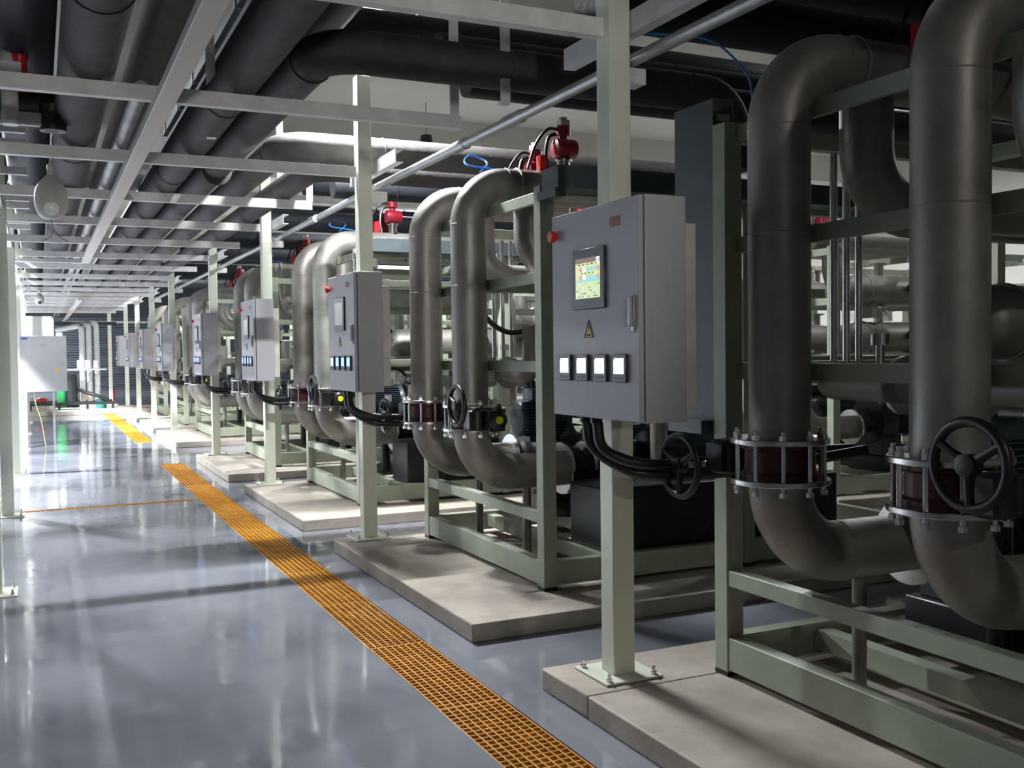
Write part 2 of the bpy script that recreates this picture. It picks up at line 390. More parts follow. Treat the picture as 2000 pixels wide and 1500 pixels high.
# ------------------------------------------------------------------ rack pipes
def pipe_obj(name, pts, r, m, label, cat='pipe', group=None, R=None, n=24, rings=None, straps=None):
    t = thing(name, label, cat, pts[0], group); o0 = Vector(pts[0])
    path = [Vector(p)-o0 for p in pts]
    if R: path = fillet(path, R, 10)
    MB().sweep(path, r, n).build('pipe', m, t)
    for (p, d) in (rings or []):
        MB().lathe(Vector(p)-o0-Vector(d)*.004, d, [(0, r+.002), (.002, r+.006), (.008, r+.006), (.010, r+.002)], n).build('joint_band', m, t)
    return t
rr = .12
pipe_obj('insulated_pipe', [(.28, -1.2, 3.15), (.28, 34.2, 3.15)], .148, RUB, 'thick grey insulated pipe along the left of the rack', 'pipe', rings=[((.28, y, 3.15), (0,1,0)) for y in (4.6, 8.2, 12.1)])
pipe_obj('insulated_pipe', [(1.07, -1.2, 3.12), (1.07, 34.2, 3.12)], rr, RUB, 'grey insulated rack pipe running straight past the black elbow on its left', 'pipe', rings=[((1.07, y, 3.12), (0,1,0)) for y in (3.4, 6.3, 8.9, 12)])
pipe_obj('insulated_pipe', [(1.43, 34.2, 3.12), (1.43, 5.34, 3.20), (4.15, 5.34, 3.20), (4.15, 5.34, 2.72)], rr, RUB, 'insulated rack pipe that turns right in the nearest black elbow', 'pipe', R=.24, rings=[((1.43, 5.6, 3.195), (0,1,0)), ((2.55, 5.34, 3.20), (1,0,0)), ((3.8, 5.34, 3.20), (1,0,0)), ((1.43, 8.9, 3.14), (0,1,0))])
pipe_obj('insulated_pipe', [(1.79, 34.2, 3.12), (1.79, 7.95, 3.20), (6.0, 7.95, 3.20)], rr, RUB, 'insulated rack pipe that turns right at the second steel column', 'pipe', R=.24, rings=[((1.79, 8.25, 3.195), (0,1,0)), ((2.6, 7.95, 3.20), (1,0,0)), ((4.2, 7.95, 3.20), (1,0,0))])
pipe_obj('insulated_pipe', [(2.14, 34.2, 3.12), (2.14, 8.35, 3.12), (6.2, 8.35, 3.12)], rr-.01, RUB, 'insulated rack pipe nearest the columns, turning right behind the second one', 'pipe', R=.22)
pipe_obj('insulated_pipe', [(.70, -1.2, 3.42), (.70, 9.5, 3.42), (.70, 34.2, 3.42)], .14, RUB, 'dark insulated pipe of the upper tier above the left rack pipes', 'pipe')
pipe_obj('insulated_pipe', [(1.25, -1.2, 3.48), (1.25, 34.2, 3.48)], .13, RUB, 'dark insulated pipe of the upper tier in the middle of the rack', 'pipe')
pipe_obj('insulated_pipe', [(-.05, -1.2, 3.6), (-.05, 34.2, 3.6)], .2, RUB2, 'very thick black insulated pipe of the upper left tier', 'pipe')
pipe_obj('insulated_pipe', [(-.62, -1.2, 3.55), (-.62, 34.2, 3.55)], .18, RUB2, 'black insulated pipe left of the aisle columns, upper tier', 'pipe')
pipe_obj('insulated_pipe', [(-1.3, -1.2, 3.25), (-1.3, 34.2, 3.25)], .22, RUB2, 'large black insulated pipe at the far left of the rack', 'pipe')
pipe_obj('insulated_pipe', [(1.72, -1.2, 3.72), (1.72, 34.2, 3.72)], .13, RUB2, 'black insulated pipe high above the column heads', 'pipe')
for x, z, r, l in ((.40, 3.86, .17, 'dark pipe of the top tier, left of the middle'), (.95, 3.84, .15, 'dark pipe of the top tier in the middle'), (1.48, 3.92, .14, 'dark pipe of the top tier right of the middle'),
                  (-.5, 4.0, .2, 'dark pipe of the top tier over the left columns')):
    pipe_obj('insulated_pipe', [(x, -1.2, z), (x, 34.2, z)], r, RUB2, l, 'pipe')
for x, z, r, l in ((.56, 3.055, .045, 'slim silver pipe beside the thick left rack pipe'), (.66, 3.05, .03, 'thin foil wrapped tube on the rack beams')):
    tag(MB().cyl((0, 0, 0), (0, 34, 0), r, 14).build('silver_tube', mat('foil_tube', (.30, .29, .28), .5, metal=.3, noise=.3, nscale=8), None, (x, 6, z)), l, 'pipe')
# crossing black pipes above the skids
XP = [(1.9, 3.25, .16, 2.9, 9, 'black pipe crossing right above the big elbow at the right edge'), (1.4, 3.7, .16, 2.4, 9, 'black pipe crossing at the top right corner'),
      (2.9, 3.95, .17, 2.3, 9, 'black upper pipe crossing high above the nearest skid'), (3.8, 3.75, .15, 2.5, 9, 'black upper pipe crossing above the nearest column head'), (5.9, 3.3, .13, 2.5, 9, 'black pipe crossing just behind the first black elbow pipe'), (7.1, 3.9, .16, 2.0, 9, 'black upper pipe crossing above the second skid'),
      (3.35, 3.38, .15, 2.75, 9, 'nearest black pipe crossing above the nearest skid'), (4.35, 3.30, .14, 2.5, 9, 'black pipe crossing right behind the nearest steel column head'),
      (2.55, 3.55, .15, 2.9, 9, 'black pipe crossing over the two big near elbows'), (4.9, 3.85, .17, 1.8, 10, 'high black pipe crossing above the first black elbow pipe'),
      (6.4, 3.6, .12, 2.5, 9, 'black pipe crossing above the back of the second skid'), (9.1, 3.10, .11, 2.5, 8, 'black pipe crossing right of the fourth cross beam'),
      (10.2, 3.3, .12, 2.5, 9, 'black pipe crossing above the third skid'), (11.8, 3.12, .12, 2.2, 9, 'black pipe crossing just past the third column'),
      (12.6, 3.3, .14, 2.5, 9, 'black pipe crossing above the fourth skid'), (14.2, 3.15, .12, 2.2, 9, 'black pipe crossing ahead of the fourth column'),
      (15.6, 3.12, .13, 2.2, 9, 'black pipe crossing just beyond the fourth column'), (17.5, 3.25, .15, 2.2, 9, 'black pipe crossing over the walkway gap'), (20.5, 3.2, .16, 2.2, 9, 'farthest black pipe crossing to the right')]
for y, z, r, x0, x1, l in XP:
    pipe_obj('crossing_pipe', [(x0, y, z), (x1, y, z)], r, RUB2, l, 'pipe', rings=[((x0+.6+q*1.3, y, z), (1,0,0)) for q in range(2)])
pipe_obj('silver_duct', [(-.5, 15.2, 4.15), (6.8, 15.2, 4.15)], .24, mat('foil_duct', (.55, .56, .60), .35, metal=.6, noise=.2, nscale=12, bump=.4, bscale=15), 'large silver foil duct high behind the second column', 'duct')
pipe_obj('silver_duct', [(2.1, 11.4, 3.45), (5.2, 11.4, 3.45)], .10, WHITE, 'white lagged pipe above the third skid', 'pipe')

# diagonal looking conduit along the column heads
vd = thing('added_light_baffle', 'dark rectangular light baffle added above the rack left of the tube light', 'duct', (1.38, 7.38, 4.12))  # added box that keeps the tube light off the left floor
MB().box(0, .26, 0, 5.0, 0, .42).build('baffle_body', WIRE, vd, bevel=.004)
for q in range(5): MB().box(-.012, .272, .2+q*1.12, .23+q*1.12, -.012, .432).build('baffle_flange', GALV, vd)
MB().cyl((.13,.8,.42),(.13,.8,1.08),.008,8).cyl((.13,4.2,.42),(.13,4.2,1.08),.008,8).build('hanging_rod', GALV, vd)
cd = thing('zinc_conduit', 'long zinc conduit pipe running along the column heads', 'conduit', (2.50, 1.5, 2.88))
MB().sweep([(-.06, 0, -.04), (-.02, 2.4, -.01), (.0, 6.5, .01), (.06, 11, .02), (.06, 24, .02)], .030, 12).build('conduit', GALV, cd)
for y in (3.6, 4.4, 8.2): MB().cyl((-.005, y, .0), (-.002, y+.22, .002), .038, 12).build('coupling', GALV, cd)
for k in range(6): tag(MB().box(0, .16, 0, .10, 0, .07).box(.05, .055, 0, .1, .07, .12).build('conduit_clamp', BEAM, None, (2.385, CY[k]+.13, 2.765), smooth=False), lab('zinc clamp plate holding the conduit at the # column', k), 'clamp', 'conduit clamps')

# cable trunking in the aisle
tr = thing('cable_trunking', 'pale flat cable trunking running under the beams and turning left', 'cable trunking', (.63, -.5, 2.86))
MB().box(-.05, .05, 0, 15.7, 0, .055).build('trunking_run', mat('trunking_paint', (.50, .47, .45), .42, noise=.03), tr, bevel=.004)
MB().box(-1.03, .05, 15.7, 15.8, 0, .055).build('trunking_branch', MATS['trunking_paint'], tr, bevel=.004)
tr = thing('cable_trunking', 'pale cable trunking far down the aisle below the rack', 'cable trunking', (.86, 24, 2.80))
MB().box(-.05, .05, 0, 16, 0, .055).build('trunking_run', MATS['trunking_paint'], tr)
MB().box(-.05, 4, 16, 16.1, 0, .055).build('trunking_branch', MATS['trunking_paint'], tr)

# ------------------------------------------------------------------ surveillance cameras
def ptz(loc, label, s=1, wire=True):
    t = thing('dome_camera', label, 'camera', loc, 'dome cameras under the rack')
    MB().lathe((0,0,-.30*s), (0,0,1), [(0,.03*s),(.008*s,.06*s),(.04*s,.09*s),(.09*s,.105*s),(.13*s,.108*s),(.20*s,.10*s),(.25*s,.075*s),(.28*s,.045*s),(.30*s,.03*s)], 28).build('housing', DOME, t)
    MB().lathe((0,-.062*s,-.235*s), (0,-1,-.15), [(0,.05*s),(.035*s,.048*s),(.045*s,.02*s)], 20).build('lens_window', GLARE if s > .9 else DARKG, t)
    MB().sweep(fillet([(0,0,-.01), (0,0,.07), (0,.14,.07)], .03, 5), .022, 12).build('bracket', DOME, t)
    if wire:
        w = MB().sweep(spline([(0,0,-.29), (.01,0,-.36), (.05,0,-.42), (.10,0,-.45)]), .003, 6)
        w.sweep(spline([(.012,0,-.37), (-.01,0,-.42), (-.06,0,-.45)]), .003, 6); w.build('loose_wire', ORSTK, t)
    return t
ptz((.105, 7.60, 2.80), 'pale dome camera hanging under the rack with loose wires below')
ptz((.05, 22.6, 2.86), 'white dome camera hanging far down the aisle above the left cabinet', .8, False)

# ------------------------------------------------------------------ control cabinet
def cabinet(live):
    t = thing('control_cabinet', '', 'control cabinet', (2.05, 3.20, 1.27))
    w, h, d = .70, .87, .215
    MB().box(.028, d, 0, w, 0, h).build('enclosure', CAB, t, bevel=.004)
    dr = MB().box(0, .022, 0, w, .004, h-.004).build('door', CAB, t, bevel=.004)
    MB().box(.021, .029, .010, w-.010, .012, h-.012).build('door_seal', PRINT, t)
    MB().box(d+.002, d+.06, .02, w-.06, .04, h-.10).build('mounting_plate', CABB, t, bevel=.002)
    # touch screen: y from .29 to .52
    ts = MB().box(-.012, 0, .235, .495, .45, .70).build('touch_screen', DARKG, dr, bevel=.004)
    if live:
        cols = [mat('hmi_brown', (.2,.13,.1), .3, emit=(.30,.20,.16), estr=.6), mat('hmi_yellow', (.5,.5,.2), .3, emit=(.78,.74,.38), estr=.85),
                mat('hmi_teal', (.2,.5,.5), .3, emit=(.33,.68,.66), estr=.85), mat('hmi_green', (.4,.6,.3), .3, emit=(.66,.80,.44), estr=.8),
                mat('hmi_white', (.8,.8,.8), .3, emit=(.9,.92,.95), estr=1.0), mat('hmi_blue', (.2,.3,.8), .3, emit=(.25,.4,.9), estr=.9), mat('hmi_red', (.6,.3,.2), .3, emit=(.80,.42,.34), estr=.7), PRINT]
        s = MB(); y0, y1, z0, z1 = .268, .468, .495, .660; X = -.0124
        def q(a, b, c, d_, m, e=0): s.box(X-e, X+.0006, a, b, c, d_, m)
        q(y0, y1, z0, z1, 3)
        q(y0, y1, z1-.020, z1, 0, .0002); q(y0+.003, y0+.028, z1-.026, z1-.002, 4, .0006); q(y0+.006, y0+.018, z1-.022, z1-.008, 5, .0008)
        for r_, (zz, mm) in enumerate(((z1-.034, 1), (z1-.068, 1), (z1-.098, 2))): q(y0, y1, zz, zz+.011, mm, .0003)
        for zz in (z1-.055, z1-.088):
            for c in range(7): q(y0+.004+c*.028, y0+.026+c*.028, zz, zz+.017, (6, 2, 2, 2, 4, 6, 1)[c], .0004)
        random.seed(3)
        for r_ in range(5):
            for c in range(12):
                zz = z0+.006+r_*.012; yy = y0+.006+c*.016
                q(yy, yy+.009, zz, zz+.004, random.choice((1, 2, 1, 6, 7, 4)), .0005)
        for c in range(5): q(y0+.02+c*.035, y0+.036+c*.035, z1-.028, z1-.024, 7, .0006)
        for c in range(4): q(y0+.05+c*.03, y0+.062+c*.03, z1-.064, z1-.060, 7, .0006)
        s.build('screen_image', cols, ts, smooth=False)
    else:
        MB().box(-.0135, -.012, .268, .468, .495, .66).build('screen_image', GLARE, ts, smooth=False)  # unlit screen, filled with the painted glare
    # warning triangle
    tw = MB(); tw.prism([(.345, .335), (.415, .335), (.380, .405)], 'x', -.0015, 0, 0)
    for (a, b) in (((.345,.335),(.415,.335)), ((.415,.335),(.380,.405)), ((.380,.405),(.345,.335))):
        tw.sweep([(-.002, a[0], a[1]), (-.002, b[0], b[1])], .0018, 4, 1)
    tw.prism([(.383, .392), (.374, .372), (.380, .372), (.377, .356), (.388, .377), (.381, .377)], 'x', -.0022, -.0015, 1)
    tw.box(-.0022, -.0014, .362, .398, .341, .348, 1)
    tw.build('warning_sign', [YSTK, PRINT], dr, smooth=False)
    for k in range(4):
        y = .078+k*.148
        mt = MB().box(-.014, 0, y, y+.100, .155, .265).build('panel_meter', DARKG, dr, bevel=.003)
        MB().prism([(y+.014, .262-.012), (y+.014, .188), (y+.088, .188), (y+.088, .240), (y+.080, .25)], 'x', -.0150, -.0138).build('display', DISP if live else DISPB, mt, smooth=False)
        bt = MB()
        for c in range(4): bt.cyl((-.0150, y+.02+c*.020, .172), (-.0138, y+.02+c*.020, .172), .005, 8)
        bt.build('button', BLK, mt)
    # handle near the near edge of the door
    hd = MB().box(-.006, 0, .030, .052, .35, .49).box(-.022, -.006, .034, .048, .37, .485).build('handle', GALV, dr, bevel=.003)
    es = MB().lathe((0, .655, .775), (-1,0,0), [(0,.012),(.012,.012),(.0121,.024),(.030,.027),(.036,.022)], 20).build('emergency_button', RED, dr)
    MB().box(-.0012, 0, .128, .208, .765, .805).build('sticker', ORSTK, dr, smooth=False)
    for y in (.50, .59): MB().lathe((.10, y, -.03), (0,0,1), [(0,.026),(.03,.026)], 14).build('cable_gland', BLK, t)
    return t
CABY = [y-.57 for y in CY]
cb = cabinet(True); cb['label'] = 'nearest grey control cabinet with its lit coloured touch screen'; cb['group'] = 'control cabinets on the columns'
cb2 = cabinet(False); cb2.location = (2.05, CABY[1], 1.27); cb2['label'] = lab('grey control cabinet with blank screen on the # steel column', 1); cb2['group'] = cb['group']
c2t = snap(cb2)
for k in range(2, 8): dup(c2t, (2.05, CY[k]-.57, 1.27), lab('grey control cabinet on the # steel column of the rack', k))

# cable hoses from the cabinet to the pump motor
def hoses(k, far=False):
    y = CY[k]
    t = thing('cable_hose_pair', lab('pair of thick black hoses hanging below the # control cabinet', k), 'hose', (2.15, y-.15, 1.24), 'cabinet hoses')
    for j, dy in enumerate((0.0, .09)):
        pts = [(0, .16-dy, 0), (.0, .13-dy, -.09), (.05, .06-dy*.8, -.16+.02*j), (.17, -.02-dy*.3, -.22+.045*j), (.42, -.05+dy*.3, -.235+.05*j), (.75, -.18+dy, -.20+.04*j), (1.12, -.34+dy, -.14)]
        P = spline(pts, 10); m = MB().sweep(P, .024, 12)
        m.build('hose', BLK, t)
    return t
hp = hoses(0); ht = snap(hp)
for k in range(1, 6): dup(ht, (2.15, CY[k]-.15, 1.24), lab('pair of thick black hoses hanging below the # control cabinet', k))

# ------------------------------------------------------------------ process risers
RX, RR, ZB, ZT = 2.66, .122, .715, 2.69
def riser(tee=True, xlen=2.6):
    t = thing('riser_pipe', '', 'pipe', (RX, 0, 0))
    # upper: valve flange -> elbow -> header
    up = fillet([(0,0,1.19), (0,0,ZT), (xlen,0,ZT)], .275, 12)
    UP = MB().sweep(up, RR, 32); LO = MB()
    lo = fillet([(0,0,1.02), (0,0,ZB), (.69,0,ZB)], .30, 12)
    LO.sweep(lo, RR, 32)
    for z in (ZT-.275, 2.0): UP.lathe((0,0,z-.003), (0,0,1), [(0,RR),(.002,RR+.002),(.004,RR+.002),(.006,RR)], 32)
    for w, x, z in ((UP, .275, ZT), (LO, .30, ZB), (UP, 1.4, ZT)): w.lathe((x-.003,0,z), (1,0,0), [(0,RR),(.002,RR+.003),(.005,RR+.003),(.007,RR)], 32)
    UP.build('upper_pipe', STEEL, t); LO.build('lower_elbow', STEEL, t)
    for z, nm in ((1.175, 'flange'), (.995+.02, 'flange')):
        MB().lathe((0,0,z), (0,0,1), [(0,.192),(.003,.195),(.019,.195),(.022,.192)], 40).build(nm, POL, t)
    MB().lathe((.69,0,ZB), (1,0,0), [(0,.185),(.003,.188),(.022,.188),(.025,.185)], 36).build('flange', POL, t)
    if tee:
        tp = fillet([(.46,0,ZT-.02), (.46,0,2.12), (1.5,0,2.12)], .26, 12)
        MB().sweep(tp, .108, 28).build('branch_elbow', STEEL, t)
        cl = MB().torus((.36,0,ZT), (1,0,0), RR+.004, .006, 32, 6); cl.box(.352,.368,-.012,.012,ZT-.30,ZT-RR)
        cl.build('pipe_clamp', GALV, t)
    MB().lathe((.42,0,.1), (0,0,1), [(0,.055),(.008,.055),(.009,.03),(ZB-.2,.03)], 16).build('support_leg', STEEL, t)
    return t
def valve(side):
    # side -1: hand wheel toward the camera side, +1: toward the far side
    t = thing('butterfly_valve', '', 'valve', (RX, 0, 1.106))
    b = MB().lathe((0,0,-.069), (0,0,1), [(0,.150),(.02,.152),(.03,.138),(.108,.138),(.118,.152),(.138,.150)], 36)
    b.build('valve_body', WINE, t)
    bl = MB()
    for k in range(10):
        a = 2*PI*(k+.5)/10; x, y = .172*math.cos(a), .172*math.sin(a)
        bl.cyl((x,y,-.115), (x,y,.125), .009, 8)
        for z in (-.128, .091): bl.lathe((x,y,z), (0,0,1), [(0,.0165),(.018,.0165)], 6)
    bl.build('stud_bolts', POL, t)
    gy = side*.27 if side > 0 else -.205
    g_ = MB().cyl((0, side*.13, 0), (0, gy-side*.05, 0), .032, 14)
    g_.lathe((-.045, gy, -.075), (0,0,1), [(0,.06),(.01,.075),(.13,.075),(.14,.06)], 20)
    g_.box(-.12, .02, gy-.055, gy+.055, -.06, .05)
    g_.build('gear_box', BLKP, t)
    hx, hz = -.20, (.095 if side < 0 else -.05)
    wy = -.245 if side < 0 else .40
    if side > 0: MB().cyl((-.06, gy, -.03), (-.06, wy, hz), .016, 10).build('drive_link', GALV, t)
    hw = MB().torus((hx, wy, hz), (1,0,0), .128, .0165, 44, 10)
    hw.lathe((hx-.03, wy, hz), (1,0,0), [(0,.018),(.004,.034),(.05,.034),(.06,.02)], 16)
    for k in range(3):
        a = 2*PI*k/3+.5; hw.sweep([(hx, wy+.02*math.cos(a), hz+.02*math.sin(a)), (hx-.004, wy+.07*math.cos(a), hz+.07*math.sin(a)), (hx, wy+.124*math.cos(a), hz+.124*math.sin(a))], [.020,.014,.014], 8)
    hw.build('hand_wheel', BLK, t)
    MB().cyl((hx+.02, wy, hz), (-.05, wy, hz), .012, 10).build('wheel_stem', GALV, t)
    return t
def limit_switch():
    t = thing('position_switch', '', 'actuator')
    MB().lathe((0,.05,0), (0,-1,0), [(0,.05),(.01,.066),(.08,.066),(.092,.054),(.098,.03)], 24).box(-.055,.055,-.02,.05,-.075,.06).build('switch_body', BLKP, t, bevel=.004)
    MB().cyl((0,-.052,0), (0,-.046,0), .027, 24).build('yellow_cap', YEL, t)
    MB().lathe((.02,0,.062), (0,0,1), [(0,.02),(.02,.02),(.022,.012),(.04,.012)], 10).build('cable_gland', BLK, t)
    return t

# per skid: y of near/far riser
RY = [(2.31, 3.13), (6.28, 7.12), (10.06, 10.98), (13.80, 14.60), (18.9, 19.72), (22.6, 23.4), (26.3, 27.1)]
UN = [1.58, 5.32, 9.15, 12.9, 18.0, 21.7, 25.4]     # y of near frame post
UL = 2.06
rA = riser(True); rA.location = (RX, RY[0][0], 0); rA['label'] = 'big arched stainless riser pipe at the right edge, nearest the camera'; rA['group'] = 'arched riser pipes'
rt = snap(rA)
for k in range(7):
    for j in (0, 1):
        if k == 0 and j == 0: continue
        l = lab('arched stainless riser pipe, %s of the pair on the # skid' % ('near one' if j == 0 else 'far one'), k)
        dup(rt, (RX, RY[k][j], 0), l)
vN = valve(-1); vN.location = (RX, RY[0][0], 1.106); vN['label'] = 'dark red flanged valve with black hand wheel on the riser at the right edge'; vN['group'] = 'flanged valves with hand wheels'
vF = valve(1); vF.location = (RX, RY[0][1], 1.106); vF['label'] = 'dark red flanged valve on the far riser of the nearest skid, wheel beside the column'; vF['group'] = vN['group']
vnt, vft = snap(vN), snap(vF)
for k in range(1, 7):
    dup(vnt, (RX, RY[k][0], 1.106), lab('red flanged valve with hand wheel on the near riser of the # skid', k))
    dup(vft, (RX, RY[k][1], 1.106), lab('red flanged valve with hand wheel on the far riser of the # skid', k))
ls = limit_switch(); ls.location = (2.70, RY[1][0]-.335, 1.105); ls['label'] = lab('black switch box with a yellow round cap on the # skid', 1); ls['group'] = 'black switches with yellow caps'
lt = snap(ls)
for k in range(1, 6):
    if k == 1: continue
    dup(lt, (2.70, RY[k][0]-.335, 1.105), lab('black switch box with a yellow round cap on the # skid', k))

# ------------------------------------------------------------------ skid frames
FX0, FX1 = 2.72, 5.90
def skid_frame():
    t = thing('skid_frame', '', 'frame', (FX0, 0, .1)); D_ = FX1-FX0; p = .09
    for (x, y) in ((0, 0), (0, UL-p), (1.5, 0), (1.5, UL-p), (D_-p, 0), (D_-p, UL-p)):
        MB().box(x, x+p, y, y+p, .02, 2.44).build('post', GREEN, t, bevel=.004)
        MB().box(x-.0, x+p, y, y+p, 0, .02).build('foot', BLKP, t)
    def ry(x0, x1, z0, z1): MB().box(x0, x1, p, UL-p, z0, z1).build('rail', GREEN, t, bevel=.003)
    def rx(y0, y1, z0, z1):
        MB().box(p, 1.5, y0, y1, z0, z1).build('rail', GREEN, t, bevel=.003)
        MB().box(1.5+p, D_-p, y0, y1, z0, z1).build('rail', GREEN, t, bevel=.003)
    ry(.005, .075, .03, .175); ry(.005, .07, .405, .475); 
    for z in (1.32, 1.87, 2.36): ry(.062, .088 if z > 3 else .09, z, z+.07)
    for x in (1.5, D_-p): ry(x+.01, x+p-.01, .06, .185); ry(x+.01, x+p-.01, 1.32, 1.39); ry(x+.01, x+p-.01, 2.36, 2.43)
    for (a, b) in ((.005, .085), (UL-.085, UL-.005)):
        rx(a, b, .03, .175); rx(a+.01, b-.01, 1.32, 1.39); rx(a+.01, b-.01, 2.36, 2.43)
    for x in (.5, 1.0, 2.1, 2.6): MB().chan('y', p, UL-p, x, x+.08, .06, .15, .008).build('floor_joist', GREEN, t, smooth=False)
    rx(.96, 1.03, 1.86, 1.93)
    return t
sf = skid_frame(); sf.location = (FX0, UN[0], .1); sf['label'] = lab('pale green welded steel frame of the # skid', 0); sf['group'] = 'skid frames of the first row'
sft = snap(sf)
for k in range(1, 7): dup(sft, (FX0, UN[k], .1), lab('pale green welded steel frame of the # skid', k))
for k, y in enumerate((3.6, 7.4, 11.1, 14.8, 18.5)):
    dup(sft, (6.95, y, .1), lab('pale green steel frame of the # skid in the second row behind', k), 'skid frames of the second row')

# ------------------------------------------------------------------ equipment inside the skids
def pump_set():
    t = thing('pump', '', 'pump')
    MB().box(0, .95, -.24, .24, 0, .16).box(.05, .32, -.2, .2, .16, .38).box(.45, .85, -.16, .16, .16, .26).build('pump_base', BLKP, t, bevel=.01)
    MB().lathe((-.02,0,.53), (1,0,0), [(0,.12),(.05,.13),(.06,.24),(.10,.27),(.24,.27),(.29,.20),(.36,.12),(.44,.10)], 32).cyl((.17,0,.6),(.17,0,.93),.10,20).build('pump_casing', BLKP, t)
    MB().lathe((.17,0,.92), (0,0,1), [(0,.16),(.022,.16)], 28).build('outlet_flange', POL, t)
    m = MB().lathe((.44,0,.53), (1,0,0), [(0,.10),(.02,.16),(.04,.17),(.48,.17),(.50,.18),(.60,.17),(.62,.14)], 28)
    for k in range(22):
        a = 2*PI*k/22; c, s_ = math.cos(a), math.sin(a)
        m.sweep([(.50, .185*c, .53+.185*s_), (.90, .185*c, .53+.185*s_)], .007, 4)
    m.box(.55, .75, -.10, .10, .69, .80); m.build('motor', MOTOR, t)
    return t
def side_motor():
    t = thing('finned_motor', '', 'motor')
    m = MB().lathe((-.22,0,0), (1,0,0), [(0,.05),(.01,.12),(.03,.135),(.36,.135),(.38,.15),(.40,.15),(.44,.08)], 26)
    m.build('motor_shell', MOTOR, t)
    f = MB()
    for k in range(12):
        z = -.125+k*.0225; h = math.sqrt(max(0, .155**2-z*z)); f.box(-.19, .13, -h-.012, -h+.06, z, z+.007); f.box(-.19, .13, h-.06, h+.012, z, z+.007)
    f.build('cooling_fins', MOTOR, t, smooth=False)
    MB().box(-.12, .08, -.09, .09, .13, .22).build('terminal_box', MOTOR, t, bevel=.01)
    MB().box(-.06, .02, -.172, -.168, -.03, .05).build('name_plate', GALV, t)
    MB().box(-.15, .10, -.10, .10, -.17, -.13).cyl((0,0,-.17), (0,0,-.80), .05, 14).build('motor_stand', BLKP, t)
    h = MB()
    h.sweep(spline([(0,.03,.22), (.02,.04,.30), (.14,.02,.33), (.24,0,.24), (.14,-.05,.10)]), .017, 10)
    h.sweep(spline([(-.05,.03,.22), (-.08,.04,.33), (-.2,.02,.40), (-.36,0,.36)]), .017, 10)
    h.build('cable_hose', BLK, t)
    return t
def vessel():
    t = thing('filter_vessel', '', 'vessel')
    r = .165
    MB().lathe((0,0,0), (1,0,0), [(0,.02),(.01,.07),(.03,.11),(.06,.145),(.10,r),(1.9,r),(1.95,.13),(1.98,.05)], 32).build('shell', STEEL, t)
    for x in (.25, 1.0, 1.7): MB().torus((x,0,0), (1,0,0), r+.003, .008, 32, 6).build('band', GALV, t)
    MB().cyl((.5,0,r-.02), (.5,0,.28), .05, 16).lathe((.5,0,.27), (0,0,1), [(0,.09),(.018,.09)], 20).build('nozzle', POL, t)
    for x in (.3, 1.5): MB().box(x,x+.06,-.12,.12,-.29,-.12).build('saddle', GREEN, t)
    for x in (.75, 1.25): MB().lathe((x,-.16,.02), (0,-1,0), [(0,.03),(.03,.03),(.031,.05),(.05,.05),(.055,.02)], 10).build('vent_knob', BLK, t)
    return t
def actuator_valve():
    t = thing('actuated_valve', '', 'valve')
    MB().lathe((0,0,-.02), (0,0,1), [(0,.07),(.02,.07),(.021,.045),(.10,.045),(.101,.06),(.115,.06)], 20).build('valve_neck', POL, t)
    MB().lathe((-.08,0,.17), (1,0,0), [(0,.04),(.01,.065),(.02,.07),(.16,.07),(.17,.065),(.18,.04)], 24).build('actuator_body', REDA, t)
    MB().lathe((0,0,.235), (0,0,1), [(0,.03),(.03,.03),(.031,.052),(.09,.052),(.10,.04)], 20).build('actuator_head', REDA, t)
    MB().box(-.035,.035,-.035,.035,.33,.37).lathe((0,0,.37),(0,0,1),[(0,.03),(.02,.03)],12).build('indicator', WHITE, t)
    MB().sweep(spline([(-.03,0,.30),(-.12,.0,.30),(-.20,.03,.20),(-.26,.05,.02)]), .011, 8).sweep(spline([(-.03,.02,.28),(-.10,.03,.25),(-.13,.02,.13),(-.12,.0,.0)]), .014, 8).build('signal_cable', BLK, t)
    MB().box(-.20,-.15,-.03,.03,.0,.11).build('solenoid', RED, t)
    return t
pm = pump_set(); sm = side_motor(); vs = vessel(); av = actuator_valve()
pt, st, vt, at_ = snap(pm), snap(sm), snap(vs), snap(av)
firsts = dict(p=pm, s=sm, v=vs, a=av)
def put(tree, key, loc, label, group, rz=0):
    if firsts.get(key):
        o = firsts.pop(key); o.location = loc; o.rotation_euler = (0,0,rz); tag(o, label, None, group)
        if not o.get('category'): o['category'] = 'equipment'
        return o
    return dup(tree, loc, label, group, rz)
FZ = .252   # top of floor joists
